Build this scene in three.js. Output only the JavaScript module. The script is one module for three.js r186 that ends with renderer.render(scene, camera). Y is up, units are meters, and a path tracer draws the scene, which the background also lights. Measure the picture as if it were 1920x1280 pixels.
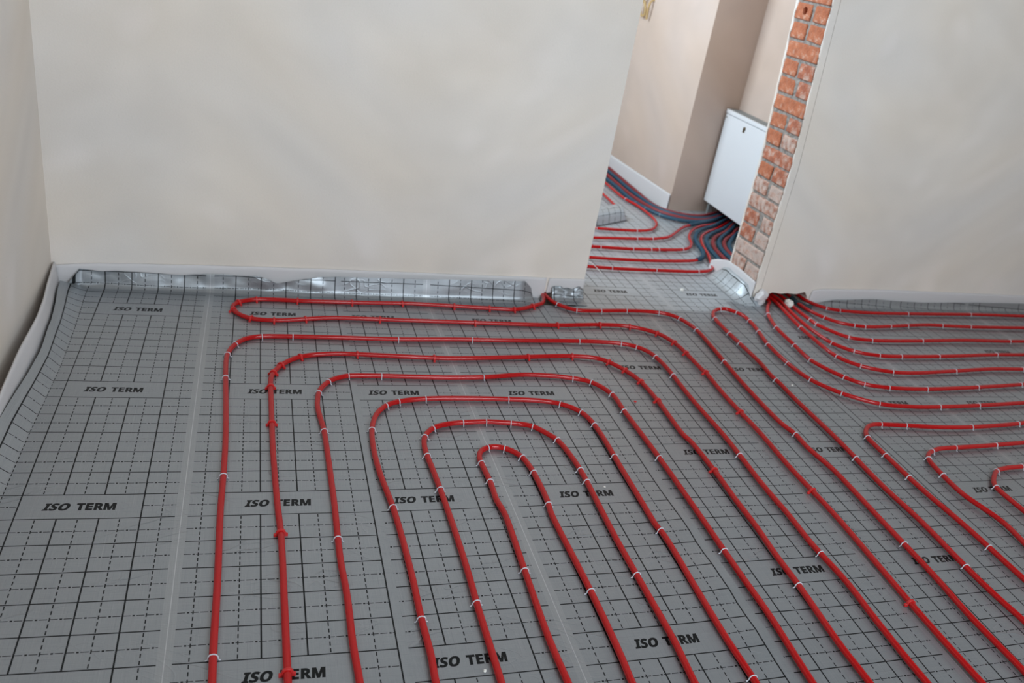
import * as THREE from 'three';
import { mergeGeometries } from 'three/addons/utils/BufferGeometryUtils.js';
import { RoundedBoxGeometry } from 'three/addons/geometries/RoundedBoxGeometry.js';
import { RectAreaLightUniformsLib } from 'three/addons/lights/RectAreaLightUniformsLib.js';
import { Brush, Evaluator, SUBTRACTION } from 'three-bvh-csg';
import { createNoise2D, createNoise3D } from 'simplex-noise';

// ------------------------------------------------------------------ camera, sky, daylight, exposure
const scene = new THREE.Scene();
const renderer = new THREE.WebGLRenderer({ antialias: true });
renderer.toneMapping = THREE.LinearToneMapping;
renderer.toneMappingExposure = 1.0;
renderer.shadowMap.enabled = true;
const camera = new THREE.PerspectiveCamera(44.035, 1920 / 1280, 0.05, 60);
camera.position.set(0.66213, 1.50405, 1.89762);
camera.up.set(-0.025964, 0.887769, -0.459556);
camera.lookAt(0.66213 + 0.292881, 1.50405 - 0.432782, 1.89762 - 0.852596);
camera.focus = 2.25; camera.userData.fStop = 3.5;
RectAreaLightUniformsLib.init();
scene.background = new THREE.Color(0.86, 0.93, 1.0);          // even overcast sky
scene.backgroundIntensity = 1.5;
function windowLight(color, intensity, w, h, [x, d, y], [tx, td, ty]) {   // daylight standing in a window opening
  const l = new THREE.RectAreaLight(color, intensity, w, h);
  l.position.set(x, y, -d); l.lookAt(tx, ty, -td); scene.add(l); return l;
}
windowLight(new THREE.Color(0.8, 0.91, 1.0), 17.5, 1.9, 1.05, [2.2, -2.72, 2.22], [2.2, 0, 2.22]);
windowLight(new THREE.Color(0.74, 0.89, 1.0), 17, 1.3, 1.2, [0.98, 2.9, 2.05], [2, 2.9, 2.05]);

// ------------------------------------------------------------------ helpers (plan coordinates: x to the right, d away from the camera, y up)
let seed = 7;
const rnd = () => { seed = (seed * 1664525 + 1013904223) >>> 0; return seed / 4294967296; };
const noise2 = createNoise2D(rnd), noise3 = createNoise3D(rnd);
const P3 = (x, d, y) => new THREE.Vector3(x, y, -d);
const lerp = (a, b, t) => a + (b - a) * t, clamp = (v, a, b) => Math.min(b, Math.max(a, v));
const smooth = (a, b, v) => { const t = clamp((v - a) / (b - a), 0, 1); return t * t * (3 - 2 * t); };
function table(list, x) {                                          // piecewise linear
  if (x <= list[0][0]) return list[0][1];
  for (let i = 1; i < list.length; i++) if (x <= list[i][0]) return lerp(list[i - 1][1], list[i][1], (x - list[i - 1][0]) / (list[i][0] - list[i - 1][0]));
  return list[list.length - 1][1];
}
const SLOPE = 0.0447, ALPHA = Math.atan(SLOPE);
const wallD = (x) => 1.457 + SLOPE * (x + 0.085);                  // plan line of the wall with the doorway

const used = new Map();
function numbered(name) { const n = used.get(name) ?? 0; used.set(name, n + 1); return n ? name + '_' + String(n).padStart(3, '0') : name; }
function mesh(name, geometry, material, parent) {
  const m = new THREE.Mesh(geometry, material); m.name = name; m.castShadow = m.receiveShadow = true; parent.add(m); return m;
}
function thing(name, label, category, group) {
  const g = new THREE.Group(); g.name = numbered(name); g.userData = { label, category };
  if (group) g.userData.group = group;
  scene.add(g); return g;
}
function single(name, geometry, material, label, category, group) {
  const m = mesh(numbered(name), geometry, material, scene); m.userData = { label, category }; if (group) m.userData.group = group; return m;
}
function structure(name, geometry, material, label) {
  const m = mesh(name, geometry, material, scene); m.userData = { kind: 'structure', label, category: 'structure' }; return m;
}
function gridGeometry(nu, nv, f, uvf) {                            // f(u, v) -> Vector3, u and v from 0 to 1
  const pos = [], uv = [], idx = [];
  for (let j = 0; j <= nv; j++) for (let i = 0; i <= nu; i++) {
    const p = f(i / nu, j / nv); pos.push(p.x, p.y, p.z);
    const q = uvf ? uvf(i / nu, j / nv) : [i / nu, j / nv]; uv.push(q[0], q[1]);
  }
  for (let j = 0; j < nv; j++) for (let i = 0; i < nu; i++) {
    const a = j * (nu + 1) + i, b = a + 1, c = a + nu + 1, e = c + 1; idx.push(a, b, e, a, e, c);
  }
  const g = new THREE.BufferGeometry();
  g.setAttribute('position', new THREE.Float32BufferAttribute(pos, 3)); g.setAttribute('uv', new THREE.Float32BufferAttribute(uv, 2));
  g.setIndex(idx); g.computeVertexNormals(); return g;
}
function shell(g, t) {                                             // gives a surface thickness: the back face lies t against the normal
  const n = g.attributes.position.count, p = g.attributes.position, nr = g.attributes.normal, uv = g.attributes.uv, pos = [], uvs = [], idx = [];
  for (let i = 0; i < n; i++) { pos.push(p.getX(i), p.getY(i), p.getZ(i)); uvs.push(uv.getX(i), uv.getY(i)); }
  for (let i = 0; i < n; i++) { pos.push(p.getX(i) - nr.getX(i) * t, p.getY(i) - nr.getY(i) * t, p.getZ(i) - nr.getZ(i) * t); uvs.push(uv.getX(i), uv.getY(i)); }
  const src = Array.from(g.index.array), edges = new Map();
  for (let k = 0; k < src.length; k += 3) {
    const [a, b, c] = [src[k], src[k + 1], src[k + 2]]; idx.push(a, b, c, a + n, c + n, b + n);
    for (const [u, v] of [[a, b], [b, c], [c, a]]) { const key = Math.min(u, v) + '_' + Math.max(u, v); edges.set(key, edges.has(key) ? null : [u, v]); }
  }
  for (const e of edges.values()) if (e) idx.push(e[0], e[0] + n, e[1], e[1], e[0] + n, e[1] + n);
  const out = new THREE.BufferGeometry();
  out.setAttribute('position', new THREE.Float32BufferAttribute(pos, 3)); out.setAttribute('uv', new THREE.Float32BufferAttribute(uvs, 2)); out.setIndex(idx);
  const flat = out; flat.computeVertexNormals(); return flat;
}
function sweep(points, radius, step, radial, jitter = 0) {         // round tube along plan points [x, d, y]; radius is a number or a function of the length
  const curve = new THREE.CatmullRomCurve3(points.map(([x, d, y]) => P3(x, d, y)), false, 'centripetal');
  curve.arcLengthDivisions = points.length * 24;
  const L = curve.getLength(), n = Math.max(4, Math.round(L / step)), pos = [], nor = [], uv = [], idx = [];
  const T = new THREE.Vector3(), S = new THREE.Vector3(), N = new THREE.Vector3(), up = new THREE.Vector3(0, 1, 0), keep = new THREE.Vector3(1, 0, 0);
  for (let i = 0; i <= n; i++) {
    const c = curve.getPointAt(i / n); curve.getTangentAt(i / n, T);
    S.crossVectors(T, up); if (S.lengthSq() < 0.02) S.copy(keep).addScaledVector(T, -keep.dot(T));
    S.normalize(); keep.copy(S); N.crossVectors(S, T).normalize();
    const r = typeof radius === 'function' ? radius(i / n * L) : radius;
    for (let k = 0; k <= radial; k++) {
      const a = k / radial * Math.PI * 2, ca = Math.cos(a), sa = Math.sin(a);
      const x = S.x * ca + N.x * sa, y = S.y * ca + N.y * sa, z = S.z * ca + N.z * sa;
      pos.push(c.x + x * r, c.y + y * r, c.z + z * r); nor.push(x, y, z); uv.push(i / n * L, k / radial * 0.05);
    }
  }
  const w = radial + 1;
  for (let i = 0; i < n; i++) for (let k = 0; k < radial; k++) { const a = i * w + k; idx.push(a, a + w, a + 1, a + 1, a + w, a + w + 1); }
  for (const end of [0, n]) {                                       // end caps
    const c = curve.getPointAt(end / n), m = pos.length / 3; curve.getTangentAt(end / n, T); if (!end) T.negate();
    pos.push(c.x, c.y, c.z); nor.push(T.x, T.y, T.z); uv.push(0, 0);
    for (let k = 0; k <= radial; k++) { const o = (end * w + k) * 3; pos.push(pos[o], pos[o + 1], pos[o + 2]); nor.push(T.x, T.y, T.z); uv.push(0, 0); }
    for (let k = 0; k < radial; k++) idx.push(...(end ? [m, m + 2 + k, m + 1 + k] : [m, m + 1 + k, m + 2 + k]));
  }
  const g = new THREE.BufferGeometry();
  g.setAttribute('position', new THREE.Float32BufferAttribute(pos, 3)); g.setAttribute('normal', new THREE.Float32BufferAttribute(nor, 3));
  g.setAttribute('uv', new THREE.Float32BufferAttribute(uv, 2)); g.setIndex(idx); g.userData.curve = curve; return g;
}
function metreUV(g) {                                              // texture coordinates in metres from the widest plane of each face
  const ng = g.index ? g.toNonIndexed() : g; ng.computeVertexNormals();
  const p = ng.attributes.position, n = ng.attributes.normal, uv = [];
  for (let i = 0; i < p.count; i++) {
    const ax = Math.abs(n.getX(i)), ay = Math.abs(n.getY(i)), az = Math.abs(n.getZ(i));
    if (ay > ax && ay > az) uv.push(p.getX(i), p.getZ(i)); else if (ax > az) uv.push(p.getZ(i), p.getY(i)); else uv.push(p.getX(i), p.getY(i));
  }
  ng.setAttribute('uv', new THREE.Float32BufferAttribute(uv, 2)); return ng;
}
const boxAt = (x0, x1, d0, d1, y0, y1) => metreUV(new THREE.BoxGeometry(x1 - x0, y1 - y0, d1 - d0).translate((x0 + x1) / 2, (y0 + y1) / 2, -(d0 + d1) / 2));
function prism(plan, y0, y1) {                                     // upright prism over a plan outline
  const s = new THREE.Shape(plan.map(([x, d]) => new THREE.Vector2(x, d)));
  return metreUV(new THREE.ExtrudeGeometry(s, { depth: y1 - y0, bevelEnabled: false }).rotateX(-Math.PI / 2).translate(0, y0, 0));
}

// ------------------------------------------------------------------ textures and materials
function dataTexture(size, fn, srgb, repeat) {
  const a = new Uint8Array(size * size * 4);
  for (let y = 0; y < size; y++) for (let x = 0; x < size; x++) { const c = fn(x / size, y / size), o = (y * size + x) * 4; a[o] = clamp(c[0], 0, 255); a[o + 1] = clamp(c[1], 0, 255); a[o + 2] = clamp(c[2], 0, 255); a[o + 3] = 255; }
  const t = new THREE.DataTexture(a, size, size); t.wrapS = t.wrapT = THREE.RepeatWrapping; t.magFilter = THREE.LinearFilter; t.minFilter = THREE.LinearMipmapLinearFilter; t.generateMipmaps = true;
  if (srgb) t.colorSpace = THREE.SRGBColorSpace;
  if (repeat) t.repeat.set(repeat, repeat);
  t.needsUpdate = true; return t;
}
function tileNoise(u, v, f, s = 0) {                               // noise that repeats over the unit square
  const a = u * Math.PI * 2, b = v * Math.PI * 2, r = f / (2 * Math.PI);
  return noise3(Math.cos(a) * r + s, Math.sin(a) * r + Math.cos(b) * r * 1.3, Math.sin(b) * r - s);
}
const plasterMap = dataTexture(1024, (u, v) => {
  const patch = tileNoise(u, v, 5) * 4 + tileNoise(u, v, 12, 9) * 2.4 + noise2(u * 300, v * 300) * 1.2;
  const streak = Math.max(0, tileNoise(u, v, 4, 20) * tileNoise(u, v, 9, 71) - 0.1) * 9;
  const grit = noise2(u * 210, v * 210) > 0.93 ? -7 : 0, warm = tileNoise(u, v, 4, 33) * 2.2;
  return [234 + patch + streak + grit + warm, 225 + patch + streak + grit, 216 + patch + streak * 1.3 + grit - warm * 1.4];
}, true, 0.42);
const plasterBump = dataTexture(512, (u, v) => { const c = 128 + tileNoise(u, v, 9, 3) * 46 + noise2(u * 160, v * 160) * 22; return [c, c, c]; }, false, 0.8);
const plaster = new THREE.MeshStandardMaterial({ map: plasterMap, roughness: 0.86, bumpMap: plasterBump, bumpScale: 0.0012 });
const plasterEdge = plaster.clone(); plasterEdge.side = THREE.DoubleSide; plasterEdge.bumpScale = 0.003;
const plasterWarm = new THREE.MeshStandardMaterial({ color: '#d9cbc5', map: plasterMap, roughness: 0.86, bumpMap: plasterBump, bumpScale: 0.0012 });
const ceilingPaint = new THREE.MeshStandardMaterial({ color: '#8f8c87', roughness: 0.95, bumpMap: plasterBump, bumpScale: 0.003 });
const concrete = new THREE.MeshStandardMaterial({ map: dataTexture(256, (u, v) => { const c = tileNoise(u, v, 8, 5) * 14 + noise2(u * 120, v * 120) * 10; return [112 + c, 100 + c, 88 + c]; }, true, 1), roughness: 0.95 });
const foam = new THREE.MeshPhysicalMaterial({ color: '#dedbdc', roughness: 0.62, sheen: 0.2 });
const redPlastic = new THREE.MeshPhysicalMaterial({ color: new THREE.Color().setRGB(0.46, 0.006, 0.007), roughness: 0.15, specularIntensity: 0.8 });
const redClipMat = new THREE.MeshStandardMaterial({ color: new THREE.Color().setRGB(0.6, 0.02, 0.02), roughness: 0.4 });
const whiteClipMat = new THREE.MeshStandardMaterial({ color: '#d3d5de', roughness: 0.42 });
const redSleeve = new THREE.MeshStandardMaterial({ color: new THREE.Color().setRGB(0.26, 0.03, 0.035), roughness: 0.45 });
const blueSleeve = new THREE.MeshStandardMaterial({ color: new THREE.Color().setRGB(0.02, 0.075, 0.125), roughness: 0.42 });
const darkRubber = new THREE.MeshStandardMaterial({ color: '#22333a', roughness: 0.5 });
const lacquer = new THREE.MeshPhysicalMaterial({ color: '#e6e8ec', roughness: 0.32, clearcoat: 0.3 });
const cabinetInside = new THREE.MeshStandardMaterial({ color: '#8d9090', roughness: 0.6 });
const lockMetal = new THREE.MeshStandardMaterial({ color: '#6b5a44', roughness: 0.4, metalness: 0.7 });
const tan = new THREE.MeshStandardMaterial({ color: '#b89a6a', roughness: 0.7 });
const crumbMat = new THREE.MeshStandardMaterial({ color: '#eeece6', roughness: 0.8 });
const mortarMat = new THREE.MeshStandardMaterial({ map: dataTexture(256, (u, v) => { const c = tileNoise(u, v, 9, 60) * 16 + noise2(u * 90, v * 90) * 14; return [150 + c * 1.5, 143 + c * 1.5, 137 + c * 1.5]; }, true, 4), roughness: 1, bumpMap: plasterBump, bumpScale: 0.004 });
function brickMaterial(k, base, smear) {                           // fired clay with plaster smeared over part of it
  return new THREE.MeshStandardMaterial({ roughness: 0.95, bumpMap: plasterBump, bumpScale: 0.004, map: dataTexture(256, (u, v) => {
    const n = tileNoise(u, v, 7, k * 11) * 14 + noise2(u * 70 + k, v * 70) * 13 + noise2(u * 24, v * 24 + k * 5) * 9;
    const w = smooth(0.62 - smear, 1.25 - smear, 0.5 + 0.3 * tileNoise(u, v, 9, 40 + k * 7) + noise2(u * 34, v * 34 + k) * 0.16 + noise2(u * 90, v * 90) * 0.1) * 0.9;
    const white = 190 + n * 0.7;
    return [lerp(base[0] + n, white + 14, w), lerp(base[1] + n * 0.8, white - 4, w), lerp(base[2] + n * 0.6, white - 14, w)];
  }, true, 3) });
}
const brickMats = [brickMaterial(1, [186, 112, 80], 0.16), brickMaterial(2, [178, 106, 80], 0.32), brickMaterial(3, [176, 118, 96], 0.5), brickMaterial(4, [184, 132, 112], 0.68)];

// print of the foil-faced insulation: 10 cm squares, dashed 5 cm lines, two lettered fields, fold line in the middle; the drawing covers 1.06 m by 0.6 m
const FL = 0.03, SHEET_W = 1 + 2 * FL;
function printTexture(film) {
  const W = 2048, k = W / SHEET_W, H = Math.round(0.6 * k), c = document.createElement('canvas'); c.width = W; c.height = H;
  const g = c.getContext('2d'), X = (m) => (m + FL) * k, Y = (m) => H - m * k;
  g.fillStyle = film; g.fillRect(0, 0, W, H);
  for (let i = 0; i < 5200; i++) {                                 // woven film: faint threads
    const a = 0.02 + rnd() * 0.035; g.fillStyle = rnd() < 0.5 ? `rgba(255,255,255,${a})` : `rgba(60,64,72,${a})`;
    if (rnd() < 0.6) g.fillRect(rnd() * W, rnd() * H, 2, 30 + rnd() * 160); else g.fillRect(rnd() * W, rnd() * H, 30 + rnd() * 130, 2);
  }
  g.fillStyle = 'rgba(208,212,214,0.14)'; g.fillRect(X(0.484), 0, 0.032 * k, H);
  g.fillStyle = 'rgba(226,230,232,0.55)'; g.fillRect(X(0.5) - 2, 0, 4, H);
  g.strokeStyle = g.fillStyle = '#202224'; g.lineCap = 'butt';
  const line = (x0, y0, x1, y1, w, dash) => { g.lineWidth = w * k; g.setLineDash((dash ?? []).map((v) => v * k)); g.beginPath(); g.moveTo(X(x0), Y(y0)); g.lineTo(X(x1), Y(y1)); g.stroke(); };
  const fields = [[0.1, 0.4], [0.6, 0.9]], inField = (x) => fields.some(([a, b]) => x > a + 0.01 && x < b - 0.01);
  for (let i = 0; i <= 10; i++) {
    if (i === 5) continue;
    line(i / 10, inField(i / 10) ? 0.1 : 0, i / 10, 0.6, 0.0036);
  }
  for (let i = 0; i < 10; i++) line(i / 10 + 0.05, inField(i / 10 + 0.05) ? 0.104 : 0.004, i / 10 + 0.05, 0.6, 0.0026, [0.012, 0.008]);
  for (let j = 0; j < 6; j++) {
    for (const [a, b] of [[0, 0.484], [0.516, 1]]) {
      line(a, j / 10, b, j / 10, 0.0031); if (!j) line(a, 0.6, b, 0.6, 0.0031);
      if (j) { line(a, j / 10 + 0.05, b, j / 10 + 0.05, 0.002, [0.017, 0.004, 0.004, 0.004, 0.017, 0.004]); line(a + 0.021, j / 10 + 0.05, b, j / 10 + 0.05, 0.0042, [0.005, 0.045]); }
    }
  }
  for (const [a, b] of [[0, 0.1], [0.4, 0.484], [0.516, 0.6], [0.9, 1]]) { line(a, 0.05, b, 0.05, 0.002, [0.017, 0.004, 0.004, 0.004, 0.017, 0.004]); line(a + 0.021, 0.05, b, 0.05, 0.0042, [0.005, 0.045]); }
  g.setLineDash([]);
  const word = (text, x0, x1, size, slant) => {
    g.save(); g.font = `bold ${size}px sans-serif`; g.textBaseline = 'alphabetic'; const w = g.measureText(text).width;
    g.translate(X(x0), Y(0.036)); g.transform((x1 - x0) * k / w, 0, slant, 1, 0, 0); g.lineWidth = 4; g.strokeText(text, 0, 0); g.fillText(text, 0, 0); g.restore();
  };
  for (const [a] of fields) { word('ISO', a + 0.058, a + 0.121, 74, -0.24); word('TERM', a + 0.138, a + 0.236, 74, -0.05); }
  const t = new THREE.CanvasTexture(c); t.colorSpace = THREE.SRGBColorSpace; t.wrapS = THREE.ClampToEdgeWrapping; t.wrapT = THREE.RepeatWrapping; t.anisotropy = 8; return t;
}
const creaseBump = dataTexture(1024, (u, v) => {
  const r1 = 1 - Math.abs(tileNoise(u, v, 7, 70)), r2 = 1 - Math.abs(tileNoise(u, v, 15, 90)), where = smooth(0.05, 0.6, tileNoise(u, v, 4, 120));
  const c = 110 + (Math.pow(r1, 22) * 95 + Math.pow(r2, 20) * 60) * where + tileNoise(u, v, 6, 15) * 22 + noise2(u * 200, v * 200) * 5; return [c, c, c];
}, false, 1);
const foil = new THREE.MeshPhysicalMaterial({ map: printTexture('#a3a8ad'), metalness: 0.7, roughness: 0.42, bumpMap: creaseBump, bumpScale: 0.003, side: THREE.DoubleSide });

const foilHallLit = foil.clone(); foilHallLit.color.set('#ffffff'); foilHallLit.map = printTexture('#b9bfc4'); foilHallLit.metalness = 0.4;   // same foil; hall daylight painted in as a paler, less metallic film

// ------------------------------------------------------------------ the rooms
const CEIL = 2.9, D_REAR = -2.6, X_RIGHT = 5.5, HALL_D = 5.0, HALL_X = 1.1;
structure('floor', boxAt(-1.4, 5.9, -3.8, 5.4, -0.2, -0.03), concrete, 'brownish concrete subfloor under the grey sheets');
structure('ceiling', boxAt(-1.4, 5.9, -3.8, 5.4, CEIL, CEIL + 0.2), ceilingPaint, 'bare grey concrete ceiling');
structure('wall_left', boxAt(-0.36, -0.09, D_REAR, 1.5, -0.03, CEIL), plaster, 'off-white plastered side wall at the left edge');
structure('wall_right', boxAt(X_RIGHT, X_RIGHT + 0.27, D_REAR, HALL_D, -0.03, CEIL), plaster, 'off-white plastered wall at the right end');
function windowWall(name, len, holeA, holeB, y0, y1, label, place) {   // wall with one window opening, then moved into place
  const s = new THREE.Shape(); s.moveTo(0, -0.03); s.lineTo(len, -0.03); s.lineTo(len, CEIL); s.lineTo(0, CEIL); s.closePath();
  const h = new THREE.Path(); h.moveTo(holeA, y0); h.lineTo(holeA, y1); h.lineTo(holeB, y1); h.lineTo(holeB, y0); h.closePath(); s.holes.push(h);
  const g = metreUV(new THREE.ExtrudeGeometry(s, { depth: 0.27, bevelEnabled: false })); place(g); structure(name, g, plaster, label);
}
windowWall('wall_rear', X_RIGHT + 0.36, 1.25 + 0.36, 3.15 + 0.36, 1.68, 2.76, 'plastered wall with the window behind the camera', (g) => g.translate(-0.36, 0, -D_REAR));
windowWall('wall_hall_left', HALL_D + 0.4 - 1.65, 2.25 - 1.65, 3.55 - 1.65, 1.44, 2.66, 'plastered hall wall with a window, hidden by the doorway wall', (g) => g.rotateY(Math.PI / 2).translate(HALL_X - 0.27, 0, -1.65));
structure('wall_hall_far', boxAt(HALL_X - 0.27, X_RIGHT, HALL_D, HALL_D + 0.27, -0.03, CEIL), plaster, 'far plastered wall of the hall, out of view');
function windowFrame(name, w, h, place) {
  const p = [], bar = (x0, x1, y0, y1) => p.push(new THREE.BoxGeometry(x1 - x0, y1 - y0, 0.06).translate((x0 + x1) / 2, (y0 + y1) / 2, 0));
  bar(-w / 2, w / 2, -h / 2, -h / 2 + 0.06); bar(-w / 2, w / 2, h / 2 - 0.06, h / 2); bar(-w / 2, -w / 2 + 0.06, -h / 2 + 0.06, h / 2 - 0.06); bar(w / 2 - 0.06, w / 2, -h / 2 + 0.06, h / 2 - 0.06); bar(-0.04, 0.04, -h / 2 + 0.06, h / 2 - 0.06);
  const g = mergeGeometries(p); place(g); structure(name, g, lacquer, 'white window frame');
}
windowFrame('window_1', 1.9, 1.08, (g) => g.translate(2.2, 2.22, -(D_REAR - 0.2)));
windowFrame('window_2', 1.3, 1.22, (g) => g.rotateY(Math.PI / 2).translate(HALL_X - 0.2, 2.05, -2.9));

// wall with the doorway; its right jamb is bare brick. Local frame: s along the wall, y up, depth behind the front face
const THICK = 0.275, SX = 0.999, jambX = (y) => 3.112 - Math.max(0, y - 0.7) * 0.066, S0 = -0.36;
const sOf = (x) => (x - S0) * Math.sqrt(1 + SLOPE * SLOPE);
{
  const wall = new THREE.Group(); wall.name = 'wall_back'; wall.userData = { kind: 'structure', label: 'off-white plastered wall with the open doorway', category: 'structure' };
  wall.position.set(S0, 0, -wallD(S0)); wall.rotation.y = ALPHA; scene.add(wall);
  const L = sOf(X_RIGHT), HEAD = 2.08, sh = new THREE.Shape();
  const pts = [[0, -0.03], [sOf(1.94), -0.03], [sOf(1.942), 0.02], [sOf(1.993), 0.022], [sOf(1.995), -0.03], [sOf(2.152), -0.03], [sOf(2.152), HEAD]];
  for (let y = HEAD; y > 0.7; y -= 0.1) pts.push([sOf(jambX(y)) + 0.034, y]);
  pts.push([sOf(3.112) + 0.034, 0.7], [sOf(3.112) + 0.034, -0.03], [sOf(3.17), -0.03], [sOf(3.175), 0.03], [sOf(3.22), 0.052], [sOf(3.275), 0.046], [sOf(3.31), 0.05], [sOf(3.37), 0.046], [sOf(3.42), 0.06], [sOf(3.445), 0.03], [sOf(3.45), -0.03], [L, -0.03], [L, CEIL], [0, CEIL]);
  sh.setFromPoints(pts.map(([x, y]) => new THREE.Vector2(x, y)));
  mesh('wall_body', metreUV(new THREE.ExtrudeGeometry(sh, { depth: THICK, bevelEnabled: false }).translate(0, 0, -THICK)), plaster, wall);
  // mortar bed behind the bricks of the jamb
  const bed = gridGeometry(40, 300, (u, v) => { const y = lerp(0.0, HEAD, v), pit = Math.hypot(y - 1.382, lerp(0.004, THICK - 0.004, u) - 0.192) < 0.021 ? 0.03 : 0; return new THREE.Vector3(sOf(jambX(y)) + 0.0045 + pit + noise2(u * 9, y * 30) * 0.003, y, -lerp(0.004, THICK - 0.004, u)); }, (u, v) => [u * 0.27, v * HEAD]);
  mesh('mortar_bed', bed, mortarMat, wall);
  const COURSE = 0.083; let row = 0;
  const evaluator = new Evaluator(); evaluator.useGroups = false;
  for (let y = 0.012; y < HEAD - 0.05; y += COURSE, row++) {
    const full = row % 3 === 2, cuts = full ? [[0.014, 0.262]] : row % 2 ? [[0.016, 0.124 + rnd() * 0.012], [0.146 + rnd() * 0.01, 0.262]] : [[0.014, 0.108 + rnd() * 0.014], [0.132 + rnd() * 0.014, 0.262]];
    for (const [a, b] of cuts) {
      const w = b - a, h = 0.067 + rnd() * 0.006, dep = 0.03;
      let g = new RoundedBoxGeometry(dep, h, w, 2, 0.008);
      const p = g.attributes.position, o = rnd() * 50;
      for (let i = 0; i < p.count; i++) { const x = p.getX(i), yy = p.getY(i), z = p.getZ(i); p.setXYZ(i, x + noise3(yy * 22 + o, z * 22, x * 9) * 0.002, yy + noise2(z * 28 + o, x * 20) * 0.0022, z + noise2(yy * 26 + o, x * 30) * 0.003); }
      g.computeVertexNormals();
      const cx = sOf(jambX(y + 0.036)) + dep / 2 - 0.003 + (rnd() - 0.5) * 0.005, cy = y + h / 2 + 0.004, cz = -(a + b) / 2;
      const worn = clamp(0.7 - (y - 0.1) * 0.85 + (a < 0.05 ? 0.28 : 0) + (rnd() - 0.5) * 0.35, 0, 0.99), mat = brickMats[Math.floor(worn * 4)];
      if (Math.abs(y - 1.34) < 0.045 && a > 0.1) {                  // dowel hole in one brick
        const hole = new Brush(new THREE.CylinderGeometry(0.02, 0.015, 0.05, 18).rotateZ(Math.PI / 2).translate(-0.012, 0.004, 0.012)); hole.updateMatrixWorld();
        const body = new Brush(g); body.updateMatrixWorld(); g = evaluator.evaluate(body, hole, SUBTRACTION).geometry;
      }
      g = metreUV(g.index ? g : g.clone()); const m = mesh('brick', g, mat, wall); m.position.set(cx, cy, cz); m.rotation.x = (rnd() - 0.5) * 0.03;
    }
  }
  const edge = (name, t0, dir, wid, amp) => {                       // ragged end of the plaster coat, wrapped round the corner beside the bricks
    const g = gridGeometry(10, 150, (u, v) => {
      const y = lerp(0, HEAD, v), w = wid + noise2(y * 9, dir * 4) * amp + noise2(y * 40, 3 + dir) * amp * 0.5, j = sOf(jambX(y)) - 0.004 + noise2(u * 5, y * 26) * 0.0008;
      const path = [[0.036, 0.0002], [0.012, 0.0002], [0.004, 0.0003], [0.001, 0.0015], [0, 0.005], [0, w * 0.4], [0, w * 0.7], [0.001, w * 0.88], [0.004, w * 0.97], [0.008, w], [0.016, w]], [ds, dt] = path[Math.round(u * 10)];
      return new THREE.Vector3(j + ds, y, -(t0 - dir * 0.0006 + dir * dt));
    }, (u, v) => [sOf(3.1) + u * 0.05, v * HEAD]);
    mesh(name, g, plasterEdge, wall);
  };
  edge('plaster_edge', 0, 1, 0.011, 0.006); edge('plaster_edge', THICK, -1, 0.016, 0.007);
}
// hall: the block of masonry beyond the doorway and the niche wall with the manifold cabinet
structure('wall_hall_right', prism([[3.305, 3.094], [3.68, 3.139], [3.95, 3.139], [3.95, HALL_D], [3.155, HALL_D]], -0.03, CEIL), plasterWarm, 'plastered corner block of the hall beyond the doorway');
{
  const g = [boxAt(3.66, 3.95, 1.85, 2.42, -0.03, CEIL), boxAt(3.66, 3.95, 2.42, 3.14, 0.67, CEIL), boxAt(3.8, 3.95, 2.42, 3.14, -0.03, 0.67)];
  structure('wall_hall_niche', mergeGeometries(g), plasterWarm, 'plastered hall wall with the niche of the white cabinet');
}

// ------------------------------------------------------------------ foil-faced insulation sheets
const WARP = [[0.00221,-0.00709,0.00424,0.00033,-0.03018,-0.00393,-0.00312,0.02755,0.00442,-0.00568],[0.00832,-0.00894,0.00465,-0.00221,-0.02453,0.01538,0.00404,0.00805,-0.00645,-8e-05]];
function slack(x, d) {                                             // the sheets lie a little askew and stretched, up to a few centimetres
  const X = clamp(x, -0.3, 4.6), D = clamp(d, -0.9, 3.6), out = [x, d];
  for (let a = 0; a < 2; a++) { let k = 0; for (let i = 0; i < 4; i++) for (let j = 0; j < 4 - i; j++) out[a] += WARP[a][k++] * X ** i * D ** j; }
  return out;
}
const lipTop = [[-0.02, 0.0], [0.0, 0.071], [0.083, 0.062], [0.14, 0.066], [0.386, 0.058], [0.467, 0.068], [0.56, 0.068], [0.602, 0.066], [0.666, 0.072], [0.709, 0.062], [0.752, 0.044], [0.839, 0.062], [0.927, 0.074], [1.017, 0.08], [1.392, 0.086], [1.84, 0.09], [1.875, 0.06], [1.895, 0.0]];
const foldD = [[-0.04, 1.413], [0.39, 1.422], [0.71, 1.416], [1.015, 1.423], [1.38, 1.426], [1.83, 1.447], [1.9, 1.47]];
const rightLipTop = [[3.44, 0], [3.5, 0.035], [3.6, 0.052], [3.85, 0.06], [4.2, 0.05], [4.6, 0.058], [5.2, 0.06]];
const rightFoldD = [[3.4, 1.55], [3.9, 1.575], [4.4, 1.598], [5.5, 1.65]];
function lip(p, fold, len, th, r = 0.03) {                          // a sheet that runs up to a wall turns up along the fold; returns [d, y]
  const s = p - fold; if (s <= 0) return [p, 0];
  const q = Math.min(s, len), a = Math.min(q / r, th), rest = Math.max(0, q - r * th);
  return [fold + r * Math.sin(a) + rest * Math.cos(th), r * (1 - Math.cos(a)) + rest * Math.sin(th)];
}
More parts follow.
